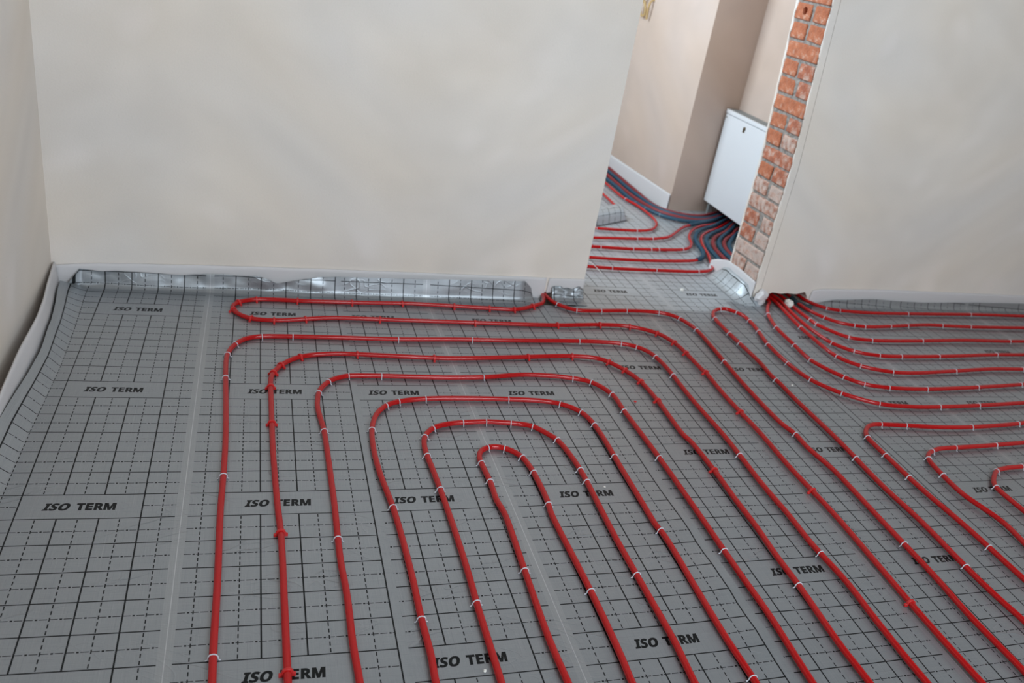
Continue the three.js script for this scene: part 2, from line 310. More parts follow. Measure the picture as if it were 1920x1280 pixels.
function sheet(o) {
  const nu = Math.round((o.a1 - o.a0) / 0.012), bs = [];
  for (let b = o.b0; b < o.fine; b += 0.05) bs.push(b);
  for (let b = o.fine; b < o.b1; b += 0.0045) bs.push(b);
  bs.push(o.b1);
  const c = Math.cos(o.turn ?? 0), s = Math.sin(o.turn ?? 0), nv = bs.length - 1;
  const g = gridGeometry(nu, nv, (u, v) => {
    const a = lerp(o.a0, o.a1, u), b = bs[Math.round(v * nv)];
    let [x, d] = slack(o.x + a * c - b * s, o.d + a * s + b * c);
    let y = o.level + noise2(x * 2.3 + 5, d * 2.1) * 0.0006;
    const r = o.shape ? o.shape(x, d, a, b) : [x, d, 0];
    return P3(r[0], r[1], y + r[2]);
  }, (u, v) => [(lerp(o.a0, o.a1, u) + FL) / SHEET_W, bs[Math.round(v * nv)] / 0.6]);
  return single('insulation_sheet', g, o.mat ?? foil, o.label, 'floor sheet', 'foil-faced insulation sheets');
}
const leftEdge = [[-2.6, -0.022], [0.2, -0.022], [0.4, -0.019], [0.6, -0.008], [0.81, 0], [1.05, -0.015], [1.22, -0.035], [1.34, -0.053], [1.45, -0.06]];
const leftLip = (x, d) => {                                        // the first sheet sags into the gap by the wall, then climbs the foam strip
  const s = 0.1 - x; if (s <= 0) return [x, 0];
  const q = clamp(s / 0.13, 0, 1.1), h = lerp(0.05, 0.032, smooth(0.9, 1.35, d)) + noise2(d * 3.1, 4) * 0.005, dip = 0.011 * smooth(1.15, 0.7, d) * Math.pow(Math.sin(Math.PI * clamp(q / 0.62, 0, 1)), 2);
  return [0.1 - (0.1 - table(leftEdge, d)) * q, h * Math.pow(smooth(0.3, 1.05, q), 1.1) - dip];
};
const crumple = (x, t) => (noise2(x * 6, t * 9 + 7) * 0.005 + noise2(x * 19, t * 16) * 0.0012) * smooth(0.01, 0.04, t);
const backLip = (x, d) => {
  const f = table(foldD, x), len = table(lipTop, x) * 1.12 + 0.012;
  if (table(lipTop, x) <= 0.001) return [Math.min(d, wallD(x) - 0.02), 0];
  const [dd, y] = lip(d, f, len, 1.32); return [Math.min(wallD(x) - 0.012, dd - crumple(x, d - f) * (x < 0.95 ? 1 : 0.15)), y];
};
sheet({ x: 0, d: 0, a0: -0.03, a1: 1.024, b0: -2.6, b1: 1.53, fine: 1.385, level: 0, label: 'grey printed foil sheet running along the left wall', shape: (x, d, a) => {
  const [lx, ly] = leftLip(x, d); if (a < -0.001 || x < -0.012) { return [lx, Math.min(d, table(foldD, x)), ly]; }
  const [dd, y] = backLip(x, d); return [lerp(lx, x, smooth(0, 0.02, y)), dd, Math.max(ly * (1 - smooth(0, 0.02, y)), y)]; } });
sheet({ x: 0.906, d: 0.0, turn: 0.0111, a0: 0.06, a1: 1.03, b0: -2.6, b1: 1.55, fine: 1.385, level: -0.0014, label: 'grey printed foil sheet under the loop of the red pipe spiral', shape: (x, d, a) => { const [dd, y] = backLip(x, d); return [x, dd, y + smooth(0.86, 1.0, a) * smooth(0.1, -0.15, d) * smooth(-0.8, -0.45, d) * (0.006 + noise2(d * 7, 3) * 0.004)]; } });
sheet({ x: 1.922, d: 0.222, a0: 0.0, a1: 1.026, b0: -2.8, b1: 1.22, fine: 1.2, level: -0.0028, label: 'grey printed foil sheet crossed by the diagonal red pipes' });
sheet({ x: 2.956, d: -0.05, a0: -0.03, a1: 1.03, b0: -2.6, b1: 1.74, fine: 1.56, level: -0.0042, label: 'grey printed foil sheet under the fan of red pipes', shape: (x, d) => {
  if (x < 3.44) return [x, Math.min(d, wallD(x) - 0.004), 0]; const [dd, y] = lip(d, table(rightFoldD, x), table(rightLipTop, x), 1.3, 0.025); return [x, Math.min(wallD(x) - 0.012, dd - crumple(x, d - 1.56) * 0.4), y]; } });
sheet({ x: 4.03, d: 0.46, a0: -0.12, a1: 1.03, b0: -3.2, b1: 1.3, fine: 1.1, level: -0.0056, label: 'grey printed foil sheet at the right edge of the floor', shape: (x, d) => { const [dd, y] = lip(d, table(rightFoldD, x), table(rightLipTop, x), 1.3, 0.025); return [x, Math.min(wallD(x) - 0.012, dd), y]; } });
sheet({ x: 2.08, d: 1.59, turn: 0.02, a0: 0.0, a1: 1.03, b0: -0.17, b1: 3.3, fine: 3.29, level: -0.0048, mat: foilHallLit, label: 'grey foil sheet with painted-in daylight running through the doorway into the hall', shape: (x, d, a) => {
  const s = x - 3.02; if (s <= 0 || d > 2.02 || d < 1.56) return [x, d, 0]; const k = smooth(1.56, 1.66, d) * smooth(2.02, 1.86, d); return [lerp(x, 3.02 + s * 0.62, k), d, k * (0.062 * Math.pow(clamp(s / 0.08, 0, 1.2), 1.5) + noise2(d * 14, s * 30) * 0.004)]; } });
sheet({ x: 3.075, d: 1.9, turn: 0.02, a0: 0.0, a1: 0.62, b0: 0.0, b1: 1.2, fine: 1.18, level: -0.0062, mat: foilHallLit, label: 'grey foil sheet with painted-in daylight under the pipes in front of the cabinet' });
sheet({ x: 1.07, d: 1.86, turn: 0.02, a0: 0.1, a1: 1.0, b0: 0.0, b1: 3.1, fine: 3.08, level: -0.0062, mat: foilHallLit, label: 'grey foil sheet with painted-in daylight in the hall behind the long wall' });
{ // loose flap of the foil in the hall, swollen like a pillow, and the torn scrap at the foot of the jamb
  const flap = gridGeometry(40, 24, (u, v) => { const x = lerp(2.42, 2.885, u), d0 = lerp(2.62, 2.775, (x - 2.6) / 0.26), a = v * 1.0; const e = smooth(1, 0.93, u);
    return P3(x, d0 + a * 0.26, 0.002 + 0.075 * e * Math.sin(Math.pow(a, 0.55) * Math.PI * 0.98) + noise2(x * 12, v * 4) * 0.003 * e); }, (u, v) => [(u * 0.46 + FL + 0.4) / SHEET_W, v * 0.33 / 0.6 + 0.21]);
  single('foil_flap', shell(flap, 0.002), foilHallLit, 'swollen grey foil flap on the hall floor beyond the doorway', 'foil flap');
  const scrap = gridGeometry(26, 22, (u, v) => { const x = lerp(1.99, 2.15, u), [d, y] = lip(1.455 + v * 0.135, 1.488 + u * 0.012, 0.09, 1.2, 0.022); return P3(x, Math.min(wallD(x) - 0.011, d - noise2(x * 24, v * 4) * 0.004 * v), 0.001 + y * (0.72 + 0.12 * noise2(x * 22, 2)) + noise2(x * 40, v * 7) * 0.0008 * v); }, (u, v) => [(0.62 + u * 0.16) / SHEET_W, 0.2 + v * 0.14 / 0.6]);
  single('foil_scrap', shell(scrap, 0.0015), foil, 'crumpled scrap of foil at the foot of the plastered jamb', 'foil scrap');
}

// ------------------------------------------------------------------ white foam edge strips
function foamStrip(label, path, nu, base, top, t = 0.007) {         // path(u) -> [x, d] at the foot; top(u) -> [dx, dd, height]
  const g = gridGeometry(nu, 8, (u, v) => { const [x, d] = path(u), [dx, dd, h] = top(u); return P3(x + dx * v, d + dd * v, lerp(base, h, v)); }, (u, v) => [u * 2, v * 0.12]);
  return single('foam_edge_strip', shell(g, t), foam, label, 'foam strip', 'white foam edge strips');
}
const stripTop = [[-0.085, 0.08], [0.0, 0.09], [0.2, 0.097], [0.5, 0.1], [0.92, 0.101], [1.39, 0.098], [2.15, 0.094]];
foamStrip('long white foam strip along the foot of the plastered wall', (u) => { const x = lerp(-0.078, 1.958, u); return [x, wallD(x) - 0.0085]; }, 120, -0.02, (u) => { const x = lerp(-0.078, 1.958, u); return [0, 0.0005 - 0.001 * Math.abs(noise2(x * 3, 1)), table(stripTop, x) + noise2(x * 5, 2) * 0.001]; });
foamStrip('short white foam piece at the end of the wall by the doorway', (u) => { const x = lerp(1.968, 2.15, u); return [x, wallD(x) - 0.0085]; }, 16, 0.019, (u) => [0.004, 0, 0.092 + u * 0.001]);
const leftTop = [[-2.6, -0.02], [0.2, -0.018], [0.4, -0.018], [0.6, -0.028], [0.76, -0.034], [0.97, -0.032], [1.1, -0.04], [1.25, -0.056], [1.44, -0.074]];
foamStrip('white foam strip leaning away from the left wall', (u) => { const d = lerp(-2.6, 1.444, u); return [table(leftEdge, d) - 0.003, d]; }, 110, -0.02, (u) => { const d = lerp(-2.6, 1.444, u); return [table(leftTop, d) - table(leftEdge, d) + 0.003, 0, 0.098 + noise2(d * 4, 8) * 0.002]; });
foamStrip('white foam strip along the foot of the right-hand wall', (u) => { const x = lerp(3.45, 5.45, u); return [x, wallD(x) - 0.0085]; }, 90, -0.02, (u) => { const x = lerp(3.45, 5.45, u); return [x < 3.47 ? 0.012 : 0, -0.001, table([[3.45, 0.07], [3.52, 0.082], [3.9, 0.089], [4.46, 0.085], [5.4, 0.075]], x)]; });
foamStrip('white foam strip at the foot of the brick jamb', (u) => { const d = lerp(2.06, 1.6, u); return [3.094 - 0.004 * Math.sin(u * 3), d]; }, 40, -0.01, (u) => { const d = lerp(2.06, 1.6, u); return [0.004, 0, table([[1.6, 0.106], [1.78, 0.113], [1.9, 0.105], [2.0, 0.07], [2.06, 0.04]], d)]; });
foamStrip('white foam strip at the foot of the far hall wall', (u) => { const d = lerp(3.09, 4.9, u); return [lerp(3.305, 3.163, (d - 3.094) / 1.806) - 0.009, d]; }, 20, -0.02, (u) => [0, 0, 0.105 + u * 0.005]);

// ------------------------------------------------------------------ pipes, each with the clips that pin it down
const PATHS = {
  P0: [[1.965,1.537],[1.972,1.488],[1.978,1.469],[1.987,1.452],[1.998,1.435],[2.018,1.413],[2.041,1.394],[2.059,1.385],[2.077,1.379],[2.107,1.377],[2.306,1.395],[2.386,1.399],[2.446,1.397],[2.485,1.391],[2.523,1.378],[2.54,1.368],[2.554,1.355],[2.566,1.339],[2.575,1.321],[2.592,1.274],[2.601,1.225],[2.603,1.175],[2.596,1.046],[2.577,0.757],[2.572,0.547],[2.575,0.437],[2.579,0.408],[2.589,0.369],[2.592,0.35],[2.589,0.28],[2.59,0.25],[2.605,0.141],[2.607,0.091],[2.601,-0.188],[2.599,-0.388],[2.588,-0.567],[2.59,-0.757]],
  P1: [[1.926,1.451],[1.878,1.414],[1.836,1.388],[1.79,1.367],[1.771,1.362],[1.751,1.36],[1.422,1.376],[1.302,1.38],[1.242,1.378],[1.072,1.369],[0.962,1.366],[0.862,1.364],[0.742,1.367],[0.683,1.364],[0.653,1.357],[0.635,1.35],[0.617,1.341],[0.602,1.328],[0.59,1.313],[0.582,1.295],[0.58,1.285],[0.581,1.266],[0.587,1.247],[0.597,1.23],[0.616,1.208],[0.632,1.195],[0.649,1.186],[0.668,1.179],[0.707,1.174],[0.737,1.174],[0.767,1.176],[0.924,1.208],[0.954,1.212],[0.993,1.215],[1.233,1.213],[1.473,1.212],[1.663,1.212],[1.843,1.213],[1.953,1.218],[2.112,1.234],[2.202,1.236],[2.252,1.231],[2.3,1.217],[2.327,1.205],[2.353,1.19],[2.369,1.178],[2.383,1.164],[2.396,1.149],[2.41,1.122],[2.424,1.085],[2.431,1.056],[2.438,0.966],[2.443,0.837],[2.444,0.824],[2.447,0.824],[2.448,0.819],[2.441,0.633],[2.447,0.353],[2.442,0.143],[2.448,-0.037],[2.449,-0.137],[2.442,-0.337],[2.435,-0.527],[2.434,-0.647],[2.435,-0.777]],
  P2: [[0.598,-0.565],[0.596,-0.465],[0.595,-0.275],[0.59,0.005],[0.591,0.175],[0.59,0.335],[0.584,0.525],[0.574,0.765],[0.573,0.855],[0.577,0.895],[0.59,0.943],[0.608,0.978],[0.626,1.002],[0.641,1.014],[0.659,1.024],[0.687,1.032],[0.717,1.036],[0.957,1.04],[1.197,1.039],[1.467,1.053],[1.577,1.054],[1.767,1.06],[1.947,1.067],[2.047,1.068],[2.107,1.064],[2.146,1.059],[2.185,1.049],[2.212,1.037],[2.236,1.019],[2.255,0.996],[2.268,0.969],[2.278,0.93],[2.283,0.891],[2.286,0.821],[2.282,0.671],[2.282,0.551],[2.289,0.351],[2.286,0.221],[2.28,0.051],[2.283,-0.099],[2.28,-0.239],[2.29,-0.399],[2.283,-0.549],[2.279,-0.709],[2.28,-0.759]],
  P3: [[0.751,-0.583],[0.748,-0.343],[0.744,-0.103],[0.737,0.017],[0.727,0.277],[0.723,0.557],[0.722,0.697],[0.724,0.726],[0.734,0.765],[0.746,0.792],[0.768,0.826],[0.787,0.848],[0.802,0.862],[0.818,0.873],[0.836,0.883],[0.854,0.89],[0.883,0.898],[0.943,0.907],[0.982,0.909],[1.042,0.907],[1.302,0.892],[1.382,0.891],[1.462,0.895],[1.661,0.912],[1.85,0.93],[1.9,0.931],[1.96,0.927],[1.989,0.921],[2.017,0.91],[2.039,0.891],[2.064,0.859],[2.085,0.825],[2.105,0.78],[2.117,0.742],[2.125,0.692],[2.13,0.572],[2.128,0.362],[2.13,0.344],[2.137,0.317],[2.139,0.299],[2.143,0.129],[2.139,-0.021],[2.139,-0.151],[2.132,-0.281],[2.131,-0.401],[2.12,-0.621],[2.122,-0.741]],
  P4: [[0.901,-0.6],[0.896,-0.491],[0.895,-0.331],[0.889,-0.211],[0.889,0.029],[0.884,0.348],[0.882,0.398],[0.873,0.487],[0.87,0.537],[0.872,0.577],[0.877,0.617],[0.884,0.645],[0.902,0.681],[0.92,0.705],[0.934,0.718],[0.951,0.729],[0.978,0.741],[1.008,0.746],[1.327,0.741],[1.387,0.742],[1.497,0.749],[1.595,0.765],[1.635,0.77],[1.695,0.771],[1.754,0.766],[1.794,0.76],[1.833,0.751],[1.871,0.74],[1.898,0.727],[1.92,0.707],[1.937,0.683],[1.954,0.647],[1.962,0.619],[1.964,0.589],[1.963,0.53],[1.974,0.215],[1.977,-0.064],[1.977,-0.344],[1.979,-0.494],[1.97,-0.723]],
  P5: [[1.065,-0.619],[1.067,-0.539],[1.063,-0.429],[1.062,-0.27],[1.051,-0.02],[1.032,0.159],[1.027,0.269],[1.029,0.349],[1.034,0.398],[1.044,0.447],[1.057,0.485],[1.071,0.511],[1.083,0.527],[1.096,0.542],[1.112,0.554],[1.129,0.564],[1.148,0.571],[1.196,0.583],[1.275,0.592],[1.385,0.594],[1.515,0.591],[1.635,0.583],[1.674,0.577],[1.703,0.57],[1.731,0.558],[1.756,0.542],[1.778,0.522],[1.794,0.497],[1.804,0.469],[1.81,0.44],[1.814,0.4],[1.816,0.36],[1.814,0.13],[1.813,-0.089],[1.813,-0.119],[1.82,-0.177],[1.818,-0.376],[1.817,-0.566],[1.823,-0.706]],
  P6: [[1.211,-0.636],[1.208,-0.396],[1.209,-0.286],[1.205,-0.067],[1.195,0.153],[1.188,0.262],[1.189,0.302],[1.193,0.332],[1.202,0.36],[1.218,0.385],[1.239,0.406],[1.266,0.42],[1.304,0.431],[1.363,0.438],[1.423,0.441],[1.473,0.437],[1.551,0.424],[1.57,0.417],[1.587,0.407],[1.6,0.393],[1.641,0.336],[1.648,0.318],[1.655,0.289],[1.666,0.21],[1.67,0.14],[1.666,-0.179],[1.67,-0.369],[1.674,-0.559],[1.669,-0.688]],
  P7: [[1.364,-0.653],[1.359,-0.553],[1.358,-0.493],[1.362,-0.283],[1.367,-0.073],[1.366,-0.043],[1.358,0.017],[1.359,0.107],[1.353,0.227],[1.357,0.246],[1.36,0.255],[1.365,0.264],[1.378,0.278],[1.395,0.287],[1.404,0.29],[1.424,0.29],[1.443,0.285],[1.46,0.275],[1.474,0.262],[1.487,0.246],[1.496,0.228],[1.501,0.209],[1.509,0.16],[1.512,0.11],[1.513,0.04],[1.512,-0.0],[1.507,-0.05],[1.507,-0.09],[1.518,-0.38],[1.519,-0.581],[1.516,-0.671]],
  Q0: [[3.913,0.586],[3.694,0.566],[3.544,0.555],[3.414,0.549],[3.314,0.548],[3.214,0.555],[3.185,0.558],[3.155,0.565],[3.127,0.575],[3.1,0.587],[3.074,0.602],[3.041,0.625],[3.01,0.65],[2.989,0.672],[2.964,0.702],[2.947,0.727],[2.932,0.753],[2.921,0.781],[2.913,0.81],[2.906,0.849],[2.899,0.949],[2.902,1.049],[2.909,1.118],[2.931,1.216],[2.944,1.295],[2.948,1.355],[2.947,1.375],[2.944,1.394],[2.932,1.421],[2.913,1.444],[2.898,1.457],[2.88,1.464],[2.861,1.463],[2.842,1.458],[2.825,1.448],[2.802,1.429],[2.785,1.405],[2.776,1.387],[2.77,1.368],[2.762,1.319],[2.759,1.259],[2.758,1.179],[2.762,0.939],[2.76,0.889],[2.75,0.789],[2.753,0.742],[2.749,0.602],[2.751,0.302],[2.74,0.032],[2.747,-0.157],[2.74,-0.357],[2.739,-0.457],[2.741,-0.507],[2.748,-0.597]],
  Q1: [[3.753,0.424],[3.693,0.415],[3.554,0.401],[3.464,0.395],[3.384,0.392],[3.274,0.395],[3.064,0.414],[3.005,0.417],[2.985,0.415],[2.966,0.409],[2.949,0.399],[2.934,0.386],[2.914,0.364],[2.899,0.338],[2.892,0.309],[2.89,0.279],[2.885,0.099],[2.885,0.029],[2.887,-0.031],[2.898,-0.191],[2.901,-0.441]],
  Q2: [[3.611,0.279],[3.361,0.258],[3.162,0.245],[3.143,0.24],[3.115,0.229],[3.089,0.214],[3.075,0.201],[3.058,0.177],[3.049,0.148],[3.037,0.059],[3.033,0.009],[3.033,-0.021],[3.036,-0.051],[3.059,-0.148],[3.064,-0.187],[3.062,-0.227],[3.053,-0.287]],
  Q3: [[3.456,0.123],[3.367,0.115],[3.338,0.11],[3.319,0.105],[3.301,0.097],[3.284,0.086],[3.24,0.047],[3.227,0.032],[3.216,0.015],[3.211,0.007],[3.207,-0.012],[3.205,-0.062],[3.206,-0.131]],
  Q5: [[3.202,1.582],[3.167,1.533],[3.14,1.491],[3.115,1.448],[3.098,1.412],[3.082,1.365],[3.064,1.297],[3.057,1.258],[3.052,1.208],[3.046,1.089],[3.038,0.999],[3.038,0.969],[3.042,0.94],[3.058,0.893],[3.084,0.839],[3.111,0.797],[3.143,0.759],[3.167,0.741],[3.184,0.731],[3.202,0.723],[3.231,0.715],[3.31,0.702],[3.409,0.697],[3.509,0.698],[3.619,0.705],[3.837,0.725],[4.065,0.75]],
  Q6: [[3.24,1.585],[3.209,1.358],[3.201,1.279],[3.198,1.209],[3.198,1.029],[3.201,1.01],[3.206,0.991],[3.218,0.964],[3.241,0.931],[3.263,0.91],[3.278,0.898],[3.295,0.887],[3.322,0.874],[3.369,0.857],[3.427,0.844],[3.477,0.841],[3.546,0.843],[3.606,0.848],[3.814,0.872],[4.012,0.895],[4.092,0.899],[4.222,0.9]],
  Q7: [[3.277,1.609],[3.258,1.46],[3.249,1.351],[3.249,1.281],[3.258,1.182],[3.263,1.152],[3.269,1.133],[3.288,1.098],[3.3,1.082],[3.32,1.06],[3.344,1.042],[3.361,1.032],[3.398,1.017],[3.447,1.006],[3.486,1.001],[3.536,1.0],[3.656,1.003],[3.775,1.01],[3.885,1.018],[4.173,1.044],[4.373,1.054]],
  Q8: [[3.314,1.552],[3.312,1.472],[3.316,1.362],[3.319,1.333],[3.325,1.313],[3.348,1.269],[3.37,1.236],[3.388,1.212],[3.41,1.192],[3.428,1.183],[3.447,1.176],[3.476,1.17],[3.526,1.165],[3.576,1.162],[3.626,1.163],[3.866,1.178],[4.105,1.198],[4.195,1.201],[4.405,1.203],[4.525,1.209]],
  Q9: [[3.373,1.585],[3.376,1.535],[3.379,1.515],[3.387,1.486],[3.397,1.458],[3.409,1.431],[3.431,1.397],[3.459,1.369],[3.492,1.347],[3.53,1.333],[3.578,1.321],[3.618,1.318],[3.678,1.322],[3.787,1.336],[3.955,1.361],[4.034,1.369],[4.204,1.365],[4.314,1.365],[4.504,1.372],[4.694,1.38]],
  Q10: [[3.46,1.595],[3.475,1.569],[3.494,1.546],[3.517,1.527],[3.535,1.519],[3.564,1.511],[3.613,1.503],[3.663,1.498],[3.723,1.494],[3.793,1.493],[3.873,1.496],[4.173,1.513],[4.472,1.531],[4.662,1.537],[4.852,1.541]],
  HA: [[2.369,2.552],[2.539,2.556],[2.689,2.556],[2.779,2.559],[2.839,2.563],[2.898,2.573],[2.927,2.581],[2.945,2.59],[2.962,2.6],[2.985,2.618],[3.006,2.64],[3.024,2.664],[3.04,2.689],[3.054,2.716],[3.071,2.762],[3.082,2.821],[3.086,2.881],[3.085,2.961],[3.08,3.031],[3.073,3.09],[3.066,3.12],[3.042,3.196],[3.037,3.225],[3.032,3.265],[3.028,3.355],[3.025,3.625],[3.005,3.924]],
  HB: [[2.898,3.618],[2.901,3.427],[2.903,3.237],[2.899,3.067],[2.894,2.988],[2.886,2.918],[2.876,2.869],[2.858,2.801]],
  HC: [[2.313,2.376],[2.484,2.384],[2.643,2.4],[2.872,2.428],[2.912,2.436],[2.959,2.452],[3.014,2.476],[3.047,2.499],[3.069,2.52],[3.232,2.696],[3.264,2.721],[3.315,2.753]],
  HCb: [[3.297,2.742],[3.465,2.832],[3.551,2.885],[3.598,2.922],[3.739,3.051]],
  HD: [[2.27,2.239],[2.6,2.235],[2.7,2.237],[2.978,2.269],[3.017,2.278],[3.054,2.292],[3.079,2.308],[3.094,2.322],[3.107,2.336],[3.124,2.361],[3.147,2.402],[3.172,2.479],[3.183,2.507],[3.201,2.543],[3.221,2.577],[3.243,2.61],[3.268,2.642],[3.294,2.672],[3.338,2.713],[3.378,2.742],[3.413,2.761],[3.487,2.793],[3.513,2.808],[3.537,2.825],[3.576,2.856],[3.613,2.89],[3.703,2.984]],
  HE: [[2.216,2.07],[2.516,2.061],[2.646,2.063],[2.756,2.07],[2.895,2.086],[2.954,2.095],[2.993,2.103],[3.022,2.112],[3.04,2.12],[3.057,2.13],[3.08,2.149]],
  HEb: [[3.048,2.123],[3.074,2.139],[3.096,2.158],[3.115,2.181],[3.135,2.216],[3.147,2.243],[3.159,2.281],[3.185,2.398],[3.202,2.456],[3.217,2.493],[3.235,2.529],[3.256,2.563],[3.279,2.596],[3.311,2.634],[3.355,2.675],[3.387,2.699],[3.462,2.749],[3.501,2.78],[3.606,2.873],[3.716,2.975]],
  HF: [[2.173,1.935],[2.293,1.931],[2.412,1.924],[2.472,1.922],[2.582,1.924],[2.832,1.934],[2.921,1.939],[2.981,1.947],[3.02,1.956],[3.038,1.964],[3.055,1.974],[3.07,1.986],[3.083,2.001],[3.094,2.018],[3.102,2.036],[3.124,2.102],[3.161,2.195],[3.198,2.33],[3.228,2.425],[3.255,2.489],[3.285,2.541],[3.316,2.58],[3.358,2.622],[3.389,2.648],[3.469,2.708],[3.559,2.787],[3.609,2.836],[3.705,2.937]],
  HG: [[3.189,2.034],[3.213,2.233],[3.228,2.312],[3.244,2.369],[3.264,2.426],[3.279,2.463],[3.303,2.507],[3.338,2.556],[3.372,2.592],[3.433,2.644],[3.506,2.697],[3.543,2.73],[3.711,2.915]],
  HH: [[3.228,2.031],[3.24,2.111],[3.255,2.26],[3.261,2.3],[3.271,2.339],[3.284,2.377],[3.299,2.414],[3.316,2.45],[3.348,2.501],[3.38,2.54],[3.409,2.568],[3.5,2.647],[3.529,2.675],[3.569,2.719],[3.647,2.812]],
  HI: [[3.278,2.09],[3.292,2.179],[3.298,2.258],[3.307,2.307],[3.328,2.384],[3.343,2.421],[3.356,2.448],[3.383,2.49],[3.413,2.53],[3.591,2.72],[3.629,2.766],[3.678,2.829]],
  HJ: [[3.319,2.157],[3.345,2.334],[3.364,2.391],[3.385,2.436],[3.412,2.478],[3.443,2.517],[3.463,2.538],[3.543,2.614],[3.632,2.721]],
  HK: [[3.348,2.197],[3.362,2.276],[3.373,2.325],[3.39,2.372],[3.412,2.416],[3.444,2.467],[3.48,2.515],[3.614,2.664]],
  HL: [[3.219,4.294],[3.209,3.995],[3.207,3.815],[3.204,3.636],[3.202,3.377],[3.198,3.237],[3.2,3.187],[3.204,3.138],[3.209,3.108],[3.217,3.08],[3.23,3.053],[3.248,3.029],[3.276,3.001],[3.3,2.984],[3.327,2.971],[3.365,2.958],[3.404,2.951],[3.433,2.949],[3.463,2.952],[3.482,2.957],[3.528,2.977],[3.596,3.018],[3.684,3.084]],
  HM: [[3.174,4.194],[3.169,3.955],[3.168,3.715],[3.163,3.505],[3.165,3.416],[3.177,3.196],[3.182,3.147],[3.194,3.088],[3.204,3.06],[3.215,3.032],[3.235,2.998],[3.253,2.974],[3.275,2.953],[3.299,2.936],[3.325,2.922],[3.362,2.908],[3.401,2.901],[3.431,2.9],[3.46,2.904],[3.489,2.913],[3.526,2.928],[3.561,2.947],[3.609,2.982],[3.706,3.068]],
  HN: [[3.126,4.082],[3.121,3.822],[3.117,3.562],[3.117,3.412],[3.12,3.312],[3.129,3.212],[3.145,3.113],[3.162,3.045],[3.182,3.0],[3.198,2.975],[3.224,2.944],[3.253,2.918],[3.278,2.901],[3.313,2.882],[3.351,2.869],[3.38,2.864],[3.41,2.863],[3.439,2.868],[3.477,2.881],[3.514,2.898],[3.557,2.922],[3.582,2.939],[3.614,2.963],[3.712,3.049]],
  HO: [[3.073,3.958],[3.073,3.718],[3.081,3.487],[3.076,3.287],[3.079,3.207],[3.089,3.127],[3.107,3.049],[3.119,3.011],[3.134,2.974],[3.147,2.947],[3.162,2.921],[3.181,2.897],[3.202,2.877],[3.234,2.853],[3.261,2.839],[3.299,2.826],[3.328,2.821],[3.358,2.82],[3.388,2.824],[3.417,2.831],[3.454,2.845],[3.491,2.862],[3.535,2.885],[3.593,2.925],[3.711,3.018]] };
